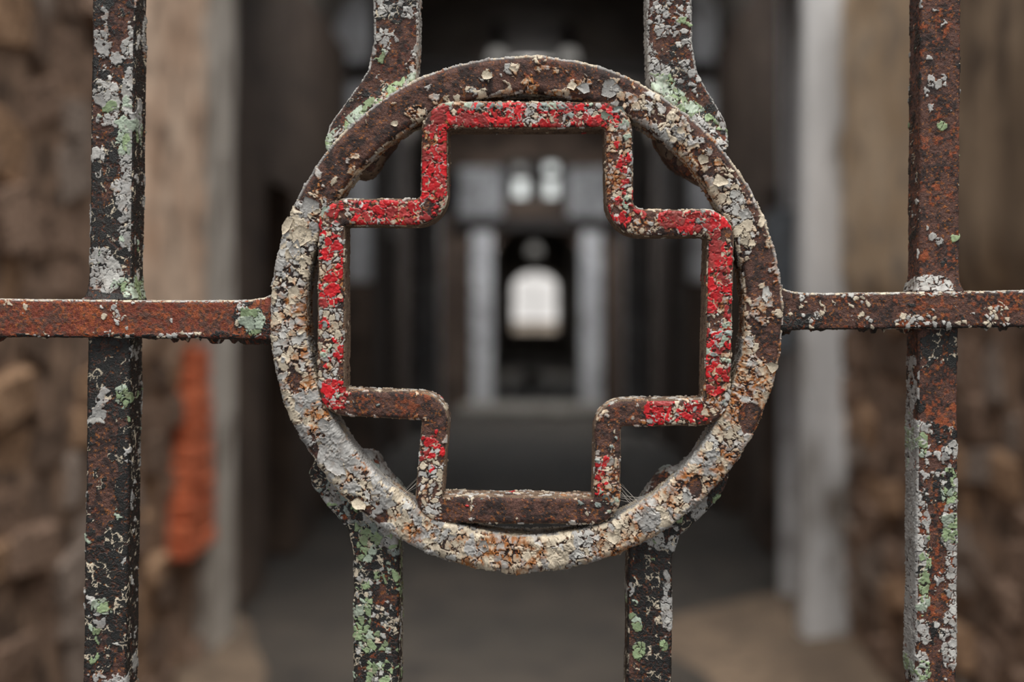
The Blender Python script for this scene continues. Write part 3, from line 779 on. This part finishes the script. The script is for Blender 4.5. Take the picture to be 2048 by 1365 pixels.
# ------------------------------------------------------------------ cobwebs in the corners of the emblem
def strand(bm, a, b, sag, r):
    pts = []
    for i in range(7):
        t = i / 6
        p = a.lerp(b, t) + Vector((0, 0, -sag * 4 * t * (1 - t)))
        pts.append(p)
    prev = None
    for p in pts:
        ring_ = [bm.verts.new(p + Vector((r * math.cos(q), 0.4 * r * math.sin(q), r * math.sin(q)))) for q in (0, 2.09, 4.19)]
        if prev:
            for i in range(3): bm.faces.new((prev[i], prev[(i + 1) % 3], ring_[(i + 1) % 3], ring_[i]))
        prev = ring_
def gp(x, y, dep):
    k_ = (DIST + dep) / FPX
    return Vector(((x - CX) * k_, dep, EYE - (y - CY) * k_))
def web(label, segs, seed):
    rr = random.Random(seed)
    bm = bmesh.new()
    for (x0, y0, x1, y1, n) in segs:
        for _ in range(n):
            j = lambda s: rr.uniform(-s, s)
            strand(bm, gp(x0 + j(5), y0 + j(12), 0.004 + rr.random() * .012), gp(x1 + j(5), y1 + j(8), 0.004 + rr.random() * .012), rr.uniform(-.001, .002), rr.uniform(.00003, .00009))
    me = bpy.data.meshes.new('cobweb'); bm.to_mesh(me); bm.free()
    tag(link('cobweb', me, M_WEB), label, 'cobweb', 'cobwebs on the gate')
web('thin cobweb between the ring and the left arm of the cross', [(618, 705, 640, 770, 7), (625, 735, 640, 700, 4), (634, 780, 655, 815, 6)], 1)
web('grey cobweb between the ring and the right arm of the cross', [(1482, 705, 1458, 800, 9), (1478, 740, 1440, 815, 7), (1486, 690, 1462, 745, 4)], 2)
web('dusty cobweb over the lower left foot inside the ring', [(755, 945, 832, 1008, 10), (735, 920, 800, 985, 6), (838, 960, 792, 996, 5)], 3)
web('small cobweb at the bottom right corner of the cross', [(1240, 978, 1288, 1020, 7), (1238, 1000, 1310, 1000, 4)], 4)

# ------------------------------------------------------------------ the place behind the gate
def Y(d): return d - DIST                       # distance from the lens -> world y
def px(x, d): return (x - CX) / FPX * d
def pz(y, d): return EYE - (y - CY) / FPX * d

def box_mesh(name, x0, x1, y0, y1, z0, z1, bevel=0.0, jitter=0.0, cuts=0, seed=0):
    bm = bmesh.new()
    bmesh.ops.create_cube(bm, size=1)
    for v in bm.verts:
        v.co = Vector((x0 + (v.co.x + .5) * (x1 - x0), y0 + (v.co.y + .5) * (y1 - y0), z0 + (v.co.z + .5) * (z1 - z0)))
    if bevel: bmesh.ops.bevel(bm, geom=bm.edges[:], offset=bevel, segments=1, affect='EDGES', profile=.5)
    if cuts: bmesh.ops.subdivide_edges(bm, edges=bm.edges[:], cuts=cuts, use_grid_fill=True)
    if jitter:
        r = random.Random(seed)
        for v in bm.verts: v.co += Vector((r.uniform(-1, 1), r.uniform(-1, 1), r.uniform(-1, 1))) * jitter
    me = bpy.data.meshes.new(name); bm.to_mesh(me); bm.free()
    return me
def box(name, x0, x1, y0, y1, z0, z1, mat, parent=None, kind=None, **kw):
    o = link(name, box_mesh(name, x0, x1, y0, y1, z0, z1, **kw), mat, parent)
    if kind: o['kind'] = kind
    return o

ENT = 6.15                                       # distance of the corridor's mouth
HW = 1.36                                        # half width of the passage
# floor: the dusty slab running from in front of the gate to the far end
fl = box('floor', -HW - .5, HW + .5, -3.0, Y(41), -0.12, 0.0, M_FLOOR, kind='structure')

WALL_H = 2.85
M_TAN = noise_mat('tan_ground', lin(100, 86, 73), lin(128, 110, 92), 3, 0.95, lin(84, 74, 64), 12)
def mound(x_wall, side, reach, d0, d1, seed):
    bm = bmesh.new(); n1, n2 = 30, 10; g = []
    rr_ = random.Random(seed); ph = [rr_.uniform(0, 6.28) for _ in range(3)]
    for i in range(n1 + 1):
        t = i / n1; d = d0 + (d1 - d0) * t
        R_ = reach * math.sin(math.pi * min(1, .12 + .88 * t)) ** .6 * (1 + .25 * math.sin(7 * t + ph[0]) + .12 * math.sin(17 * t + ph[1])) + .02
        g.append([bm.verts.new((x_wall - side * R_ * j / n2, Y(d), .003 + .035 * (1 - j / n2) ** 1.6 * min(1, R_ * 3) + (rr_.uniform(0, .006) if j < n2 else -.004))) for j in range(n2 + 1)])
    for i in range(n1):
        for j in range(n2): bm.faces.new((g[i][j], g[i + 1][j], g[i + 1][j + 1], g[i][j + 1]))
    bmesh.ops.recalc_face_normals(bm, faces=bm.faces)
    me = bpy.data.meshes.new('tan_mound'); bm.to_mesh(me); bm.free()
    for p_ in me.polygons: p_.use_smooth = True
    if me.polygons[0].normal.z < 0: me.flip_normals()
    o = link('tan_mound', me, M_TAN, fl); o['kind'] = 'stuff'
mound(HW, 1, .95, 3.0, 7.2, 4)  # paler tan strip of floor, low mound against the right wall
mound(-HW, -1, .28, 3.0, 6.6, 9)

def masonry(name, side, seed, plaster_zones):
    r = random.Random(seed)
    x_in = side * HW
    wall = box(name, min(x_in, x_in + side * .5), max(x_in, x_in + side * .5), 0.0, Y(ENT), 0, WALL_H, M_MORTAR, kind='structure')
    metas = []
    for i in range(14):
        me = box_mesh('stone', -.5, .5, -.5, .5, -.5, .5, bevel=.09, jitter=.07, seed=seed * 50 + i)
        me.materials.append(M_STONE[i % 4 if i % 5 else 0]); metas.append(me)
    def rows_of(y_from, y_to, h0, h1, l0, l1):
        z = 0.0
        while z < WALL_H - .12:
            h = r.uniform(h0, h1)
            y = y_from + r.uniform(0, .1)
            while y < y_to - .06:
                l = min(r.uniform(l0, l1), y_to - y)
                if not any(a <= y + l * .3 and y + l * .7 <= b and c <= z + h * .2 for a, b, c, d, m in plaster_zones):
                    o = link('stone', r.choice(metas), None, wall)
                    o.location = (x_in - side * r.uniform(-.070, -.018), y + l / 2, z + h / 2 + r.uniform(-.02, .02))
                    o.scale = (r.uniform(.09, .15), l * r.uniform(.82, 1.0), h * r.uniform(.78, 1.02))
                    o.rotation_euler = (r.uniform(-.28, .28), 0, r.uniform(-.10, .10))
                y += l
            z += h
    rows_of(.1, 2.55, .26, .36, .4, .7)
    rows_of(2.55, Y(ENT) - .02, .10, .20, .15, .34)
    for k_, (a, b, c, d, mat_plaster) in enumerate(plaster_zones):
        bm = bmesh.new()
        n1, n2 = 16, 16
        grid = []
        for i in range(n1 + 1):
            row = []
            for j in range(n2 + 1):
                e = 1 if i in (0, n1) or j in (0, n2) else 0
                yy = a + (b - a) * i / n1 + (r.uniform(-.05, .05) if i in (0, n1) else 0); zz = c + (d - c) * j / n2 + (r.uniform(-.10, .06) if j in (0, n2) else 0)
                row.append(bm.verts.new((x_in - side * ((.0 if e else .055) + r.uniform(-.010, .010)), yy, zz)))
            grid.append(row)
        for i in range(n1):
            for j in range(n2):
                f = (grid[i][j], grid[i + 1][j], grid[i + 1][j + 1], grid[i][j + 1])
                bm.faces.new(f if side < 0 else f[::-1])
        bmesh.ops.recalc_face_normals(bm, faces=bm.faces)
        me = bpy.data.meshes.new('plaster_patch'); bm.to_mesh(me); bm.free()
        for p_ in me.polygons: p_.use_smooth = True
        link('plaster_patch', me, mat_plaster, wall)
    return wall

wl = masonry('wall_left', -1, 3, [(Y(4.75), Y(5.76), 1.25, WALL_H, M_PLASTER_L)])
wr = masonry('wall_right', 1, 5, [(Y(4.55), Y(6.05), 1.42, WALL_H, M_PLASTER_R), (Y(3.3), Y(4.55), 1.5, WALL_H, M_PLASTER_D)])  # the nearer patch on the right is a darker brown
# a stack of bare orange bricks at the left jamb
bz = pz(1100, 5.55); bi = 0
while bz < pz(715, 5.55):
    k_ = (bz - pz(1100, 5.55)) / (pz(715, 5.55) - pz(1100, 5.55))
    o = box('brick', -HW - .05, -HW + .085 - .02 * k_, Y(5.30 + .22 * k_), Y(5.755), bz, bz + .062, M_BRICK, wl, bevel=.008, jitter=.006, seed=bi)
    bz += .072; bi += 1

# jambs at the corridor's mouth
jl = box('trim_1', -1.46, -1.305, Y(5.76), Y(6.26), 0, 3.1, M_JAMB, kind='structure', bevel=.02, cuts=5, jitter=.014, seed=2)
jl['label'] = 'chipped white plaster jamb at the left of the corridor mouth'
jr = box('trim_2', px(1600, 6.15), px(1692, 6.15), Y(6.05), Y(6.25), 0, 3.3, M_WHITE, kind='structure', bevel=.02, cuts=3, jitter=.006, seed=3)
jr['label'] = 'white painted post at the right of the corridor mouth'
jr2 = box('trim_3', px(1562, 7.0), px(1592, 7.0), Y(6.95), Y(7.06), 0, 3.2, M_GREY, kind='structure', bevel=.012, cuts=2, jitter=.004, seed=4)
jr2['label'] = 'thin pale door post inside the corridor at right'

# corridor walls with recessed boarded cell doors
def corridor_wall(name, side):
    x_in = side * HW
    w_ = empty(name); w_['kind'] = 'structure'
    doors = [(7.3, 8.2), (9.0, 9.9), (11.6, 12.5), (13.5, 14.4), (16.6, 17.5)]
    edges = [ENT] + [e for d in doors for e in d] + [20.0]
    for a, b in zip(edges[0::2], edges[1::2]):
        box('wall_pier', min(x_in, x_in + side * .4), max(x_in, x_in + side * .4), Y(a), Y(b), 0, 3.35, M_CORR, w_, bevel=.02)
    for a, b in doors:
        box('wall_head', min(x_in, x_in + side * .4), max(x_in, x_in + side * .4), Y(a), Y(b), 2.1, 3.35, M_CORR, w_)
        n_b = 5
        for i in range(n_b):
            y0 = Y(a) + (b - a) * i / n_b
            box('door_board', x_in + side * .22 - .02, x_in + side * .22 + .02, y0 + .006, y0 + (b - a) / n_b - .006, .02, 2.08, M_DOORWOOD, w_)
    return w_
hd = box('sun_blocker', -HW - .45, HW + .45, Y(ENT) - .02, Y(ENT) + .3, 2.98, 4.8, M_PLASTER_D, kind='structure')  # unseen block added above the mouth to keep sun off the corridor floor
corridor_wall('wall_corridor_left', -1)
corridor_wall('wall_corridor_right', 1)

# barrel vault
def vault(name, d0, d1, hw, z0, rise, xc, mat):
    bm = bmesh.new(); n_ = 20; rows = []
    for d in (d0, d1):
        for t in (0.0, 0.25):
            pass
    for d in (d0, d1):
        rows.append([[bm.verts.new((xc - (hw + t) * math.cos(math.pi * i / n_), Y(d), z0 + (rise + t) * math.sin(math.pi * i / n_))) for i in range(n_ + 1)] for t in (0.0, .3)])
    for i in range(n_):
        for t in (0, 1):
            f = (rows[0][t][i], rows[0][t][i + 1], rows[1][t][i + 1], rows[1][t][i]); bm.faces.new(f if t else f[::-1])
        for e in (0, 1):
            bm.faces.new((rows[e][0][i], rows[e][0][i + 1], rows[e][1][i + 1], rows[e][1][i]))
    bmesh.ops.recalc_face_normals(bm, faces=bm.faces)
    me = bpy.data.meshes.new(name); bm.to_mesh(me); bm.free()
    for p_ in me.polygons: p_.use_smooth = True
    o = link(name, me, mat); o['kind'] = 'structure'
    return o
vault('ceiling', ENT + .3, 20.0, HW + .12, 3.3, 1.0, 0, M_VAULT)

# pale pilasters along the corridor, tie beam across them
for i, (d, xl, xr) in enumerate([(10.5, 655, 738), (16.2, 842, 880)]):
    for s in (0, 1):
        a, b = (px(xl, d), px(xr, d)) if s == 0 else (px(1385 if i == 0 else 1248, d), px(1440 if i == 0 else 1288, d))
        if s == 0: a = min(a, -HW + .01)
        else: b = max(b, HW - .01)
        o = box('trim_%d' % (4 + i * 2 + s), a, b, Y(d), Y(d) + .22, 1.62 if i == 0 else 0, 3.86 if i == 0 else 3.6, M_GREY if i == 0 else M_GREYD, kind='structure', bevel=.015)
        if i == 0: box('shaded_pilaster_half', a - .01, b + .01, Y(d) - .01, Y(d) + .23, 0, 1.62, M_CORR, o, bevel=.015)  # darker lower half: the fading light is put into its colour
beam = box('trim_8', -HW + .02, HW - .02, Y(10.42), Y(10.42) + .10, pz(150, 10.4), pz(122, 10.4), M_DARKIRON, kind='structure', bevel=.01)
beam['label'] = 'dark iron tie beam across the corridor'

# skylights: glowing panes hung under the unbroken vault; the farthest is added fill
def skylight(name, d0, d1, hw, z, glass=None, xm=0.0):
    w_ = empty(name); w_['kind'] = 'structure'
    n_ = 3
    for i in range(n_):
        a = d0 + (d1 - d0) * i / n_; b = d0 + (d1 - d0) * (i + 1) / n_
        box('pane', -hw, hw, Y(a) + .02, Y(b) - .02, z, z + .012, glass or M_SKY, w_)
    w_.location.x = xm
    for x in (-hw - .03, hw + .03): box('window_frame', x - .03, x + .03, Y(d0) - .03, Y(d1) + .03, z - .03, z + .05, M_DARKIRON, w_)
    box('window_frame', -hw - .06, hw + .06, Y(d0) - .10, Y(d0) - .03, z - .42, z + .05, M_DARKIRON, w_)  # deep near board, added to screen the bright panes from the lens
    for i in range(n_ + 1):
        yy = Y(d0 + (d1 - d0) * i / n_); box('window_frame', -hw, hw, yy - .02, yy + .02, z - .03, z + .05, M_DARKIRON, w_)
skylight('window_1', 8.0, 9.2, .24, 4.22, glow_mat('near_skylight_glass', (0.95, 0.97, 1.0), 32.0))
skylight('window_2', 16.6, 18.4, .36, 4.22)
skylight('far_fill_panel', 28.0, 30.0, .3, 3.5, M_FILL_FAR, px(1074, 20))  # added glowing panel that brightens the stretch beyond the portal

# small dim lamps on the vault
for x, lab in ((995, 'small dim round ceiling lamp, left of the pair above the ring'), (1137, 'small dim round ceiling lamp, right of the pair above the ring')):
    d = 14.2
    root = empty('ceiling_lamp', (px(x, d), Y(d), 3.92))
    tag(root, lab, 'lamp', 'ceiling lamps in the corridor')
    bm = bmesh.new(); bmesh.ops.create_uvsphere(bm, u_segments=16, v_segments=10, radius=.10)
    me = bpy.data.meshes.new('lamp_globe'); bm.to_mesh(me); bm.free()
    link('lamp_globe', me, M_DIM, root, (0, 0, 0))
    bm = bmesh.new(); bmesh.ops.create_cone(bm, cap_ends=True, segments=16, radius1=.06, radius2=.05, depth=.32)
    me = bpy.data.meshes.new('lamp_base'); bm.to_mesh(me); bm.free()
    link('lamp_base', me, M_DARKIRON, root, (0, 0, .22))

# portal across the corridor at 20 m
PD = 20.0; xc = px(1074, PD); ow = .62; zs, zt = 2.1, 2.52
def portal():
    w_ = empty('wall_back'); w_['kind'] = 'structure'
    # dark side panels
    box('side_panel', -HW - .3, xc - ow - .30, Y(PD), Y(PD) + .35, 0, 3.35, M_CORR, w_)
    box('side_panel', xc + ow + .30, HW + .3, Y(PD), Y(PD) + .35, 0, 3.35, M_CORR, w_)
    for s in (-1, 1):
        a, b = sorted((xc + s * ow, xc + s * (ow + .30)))
        box('pilaster', a, b, Y(PD) - .10, Y(PD) + .35, 0, pz(452, PD), M_GREY, w_, bevel=.02)
    # arched head
    bm = bmesh.new(); n_ = 16; A = []; B = []
    for i in range(n_ + 1):
        q = math.pi * i / n_
        x = xc - ow * math.cos(q); z = zs + (zt - zs) * math.sin(q)
        A.append([bm.verts.new((x, Y(PD) + t, z)) for t in (0, .35)]); B.append([bm.verts.new((x, Y(PD) + t, pz(452, PD))) for t in (0, .35)])
    for i in range(n_):
        for t in (0, 1): bm.faces.new((A[i][t], A[i + 1][t], B[i + 1][t], B[i][t]))
        bm.faces.new((A[i][0], A[i][1], A[i + 1][1], A[i + 1][0]))
    bmesh.ops.recalc_face_normals(bm, faces=bm.faces)
    me = bpy.data.meshes.new('arch_head'); bm.to_mesh(me); bm.free()
    link('arch_head', me, M_CORR, w_)
    box('lintel', xc - ow - .55, xc + ow + .55, Y(PD) - .14, Y(PD) + .35, pz(462, PD), pz(436, PD), M_DARKIRON, w_, bevel=.015)
    # wall above the lintel, around the transom
    z0 = pz(436, PD); zt0, zt1 = pz(402, PD), pz(318, PD); tx0, tx1 = px(1006, PD), px(1136, PD)
    sx0, sx1 = px(915, PD), px(1222, PD)
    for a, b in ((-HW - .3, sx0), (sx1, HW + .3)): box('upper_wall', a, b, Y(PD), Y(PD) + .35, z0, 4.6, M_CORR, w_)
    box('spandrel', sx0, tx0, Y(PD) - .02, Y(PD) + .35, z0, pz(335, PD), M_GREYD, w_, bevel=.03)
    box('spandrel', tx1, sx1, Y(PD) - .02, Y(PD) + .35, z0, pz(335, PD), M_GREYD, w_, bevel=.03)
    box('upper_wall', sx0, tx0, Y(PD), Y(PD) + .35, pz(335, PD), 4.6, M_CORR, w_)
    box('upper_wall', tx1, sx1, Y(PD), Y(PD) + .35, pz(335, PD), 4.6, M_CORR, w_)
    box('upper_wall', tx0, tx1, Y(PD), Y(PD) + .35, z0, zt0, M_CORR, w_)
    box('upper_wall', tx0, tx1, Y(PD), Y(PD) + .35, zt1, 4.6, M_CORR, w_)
    t = empty('window_3'); t['kind'] = 'structure'; t['label'] = 'bright transom window of four panes above the far doorway'
    mid = px(1071, PD); midz = pz(352, PD)
    for a, b, c, d in ((tx0 + .12, mid - .12, zt0 + .05, midz - .04), (mid + .14, tx1 - .10, zt0 + .05, midz - .04), (mid + .14, tx1 - .14, midz + .05, zt1 - .06)):
        box('pane', a, b, Y(PD) + .12, Y(PD) + .14, c, d, M_FAN, t)
    box('pane', tx0 + .14, mid - .14, Y(PD) + .12, Y(PD) + .14, midz + .05, zt1 - .08, M_DIM, t)
    for x in (tx0 + .04, mid, tx1 - .03): box('window_frame', x - .12, x + .12, Y(PD) + .05, Y(PD) + .16, zt0, zt1, M_DARKIRON, t)
    for z in (zt0 + .01, midz, zt1 - .01): box('window_frame', tx0, tx1, Y(PD) + .06, Y(PD) + .15, z - .05, z + .05, M_DARKIRON, t)
portal()
st = box('trim_9', px(925, PD), px(1200, PD), Y(18.7), Y(PD) - .10, 0, .09, M_LIT_FLOOR, kind='structure', bevel=.015)  # daylit strip of floor, built as a paler low slab
st['label'] = 'pale raised strip standing for daylight on the floor before the far doorway'

# the dark stretch beyond the portal, with the daylit arched window at its end
for nm, x0, x1 in (('wall_far_left', xc - 1.3, xc - 1.0), ('wall_far_right', xc + 1.0, xc + 1.3)):
    box(nm, x0, x1, Y(20.36), Y(40), 0, 3.6, M_VAULT, kind='structure')
box('ceiling_far', xc - 1.3, xc + 1.3, Y(20.36), Y(40), 3.6, 3.8, M_VAULT, kind='structure')
box('wall_end', -1.6, 1.8, Y(40), Y(40.3), 0, 4.0, M_VAULT, kind='structure')
def arched_pane(name, x0, x1, z0, zs_, zt_, y, mat, parent):
    bm = bmesh.new(); n_ = 14; pts = [(x0, z0), (x1, z0)]
    c = (x0 + x1) / 2; hw = (x1 - x0) / 2
    for i in range(n_ + 1):
        q = math.pi * i / n_
        pts.append((c + hw * math.cos(q), zs_ + (zt_ - zs_) * math.sin(q)))
    f0 = [bm.verts.new((x, y, z)) for x, z in pts]; f1 = [bm.verts.new((x, y + .02, z)) for x, z in pts]
    bm.faces.new(f0); bm.faces.new(f1[::-1])
    for i in range(len(pts)): bm.faces.new((f0[i], f0[(i + 1) % len(pts)], f1[(i + 1) % len(pts)], f1[i]))
    bmesh.ops.recalc_face_normals(bm, faces=bm.faces)
    me = bpy.data.meshes.new(name); bm.to_mesh(me); bm.free()
    return link(name, me, mat, parent)
ED = 39.9
w4 = empty('window_4'); w4['kind'] = 'structure'; w4['label'] = 'bright arched window at the far end of the corridor'
x0, x1 = px(1027, ED), px(1113, ED); zb, zt_ = pz(664, ED), pz(546, ED)
arched_pane('pane', x0, x1, pz(645, ED), zt_ - .42, zt_, Y(ED) + .05, M_ENDWIN, w4)
arched_pane('pane', x0, x1, zb, pz(646, ED) - .02, pz(646, ED), Y(ED) + .05, M_ENDWIN2, w4)
for z in (pz(645, ED), pz(600, ED)): box('glazing_bar', x0, x1, Y(ED), Y(ED) + .05, z - .02, z + .02, M_DARKIRON, w4)
box('glazing_bar', (x0 + x1) / 2 - .025, (x0 + x1) / 2 + .025, Y(ED), Y(ED) + .05, zb, zt_ - .03, M_DARKIRON, w4)
box('window_sill', x0 - .08, x1 + .08, Y(ED) - .06, Y(ED) + .08, zb - .08, zb, M_CORR, w4)
w5 = empty('window_5'); w5['kind'] = 'structure'; w5['label'] = 'small dim round window above the far arched window'
arched_pane('pane', px(1055, ED), px(1083, ED), pz(508, ED), pz(508, ED) + .01, pz(488, ED), Y(ED) + .05, M_DIM, w5)

# small things in the corridor
cab = empty('metal_cabinet', (px(1560, 6.9), Y(6.7), pz(700, 6.9)))
tag(cab, 'blue grey metal wall cabinet behind the white post at right', 'cabinet')
cx0, cx1 = px(1530, 6.9), px(1600, 6.9); L0 = cab.location
def cbox(name, a, b, c, d, e, f, m): 
    o = box(name, a - L0.x, b - L0.x, c - L0.y, d - L0.y, e - L0.z, f - L0.z, m, cab, bevel=.006); return o
cbox('cabinet_body', cx0, HW, Y(6.7), Y(6.9), pz(700, 6.9), pz(425, 6.9), M_STEEL)
cbox('cabinet_door', cx0 - .015, cx0, Y(6.71), Y(6.89), pz(690, 6.9), pz(435, 6.9), M_STEEL)
cbox('cabinet_latch', cx0 - .03, cx0 - .014, Y(6.72), Y(6.74), pz(590, 6.9), pz(560, 6.9), M_DARKIRON)

bk = empty('bucket', (px(1063, 25.4), Y(25.4), 0))
tag(bk, 'small dull metal bucket on the floor beyond the far doorway', 'bucket')
bm = bmesh.new(); n_ = 20; prof_b = [(.0, .01), (.12, .0), (.125, .02), (.16, .26), (.168, .27), (.155, .265), (.118, .03), (.0, .025)]
vr = [[bm.verts.new((r_ * math.cos(6.2832 * i / n_), r_ * math.sin(6.2832 * i / n_), z)) for i in range(n_)] for r_, z in prof_b]
for a, b in zip(vr, vr[1:]):
    for i in range(n_): bm.faces.new((a[i], a[(i + 1) % n_], b[(i + 1) % n_], b[i]))
bmesh.ops.remove_doubles(bm, verts=bm.verts, dist=1e-5)
me = bpy.data.meshes.new('bucket_body'); bm.to_mesh(me); bm.free()
for p_ in me.polygons: p_.use_smooth = True
link('bucket_body', me, M_BUCKET, bk)
bm = bmesh.new(); prev = None
for i in range(13):
    q = math.pi * i / 12; c = Vector((.165 * math.cos(q), 0, .26 + .13 * math.sin(q)))
    rg_ = [bm.verts.new(c + Vector((.005 * math.cos(t) * math.cos(q), .005 * math.sin(t), .005 * math.cos(t) * math.sin(q)))) for t in (0, 1.57, 3.14, 4.71)]
    if prev:
        for j in range(4): bm.faces.new((prev[j], prev[(j + 1) % 4], rg_[(j + 1) % 4], rg_[j]))
    prev = rg_
me = bpy.data.meshes.new('bucket_handle'); bm.to_mesh(me); bm.free()
link('bucket_handle', me, M_DARKIRON, bk)
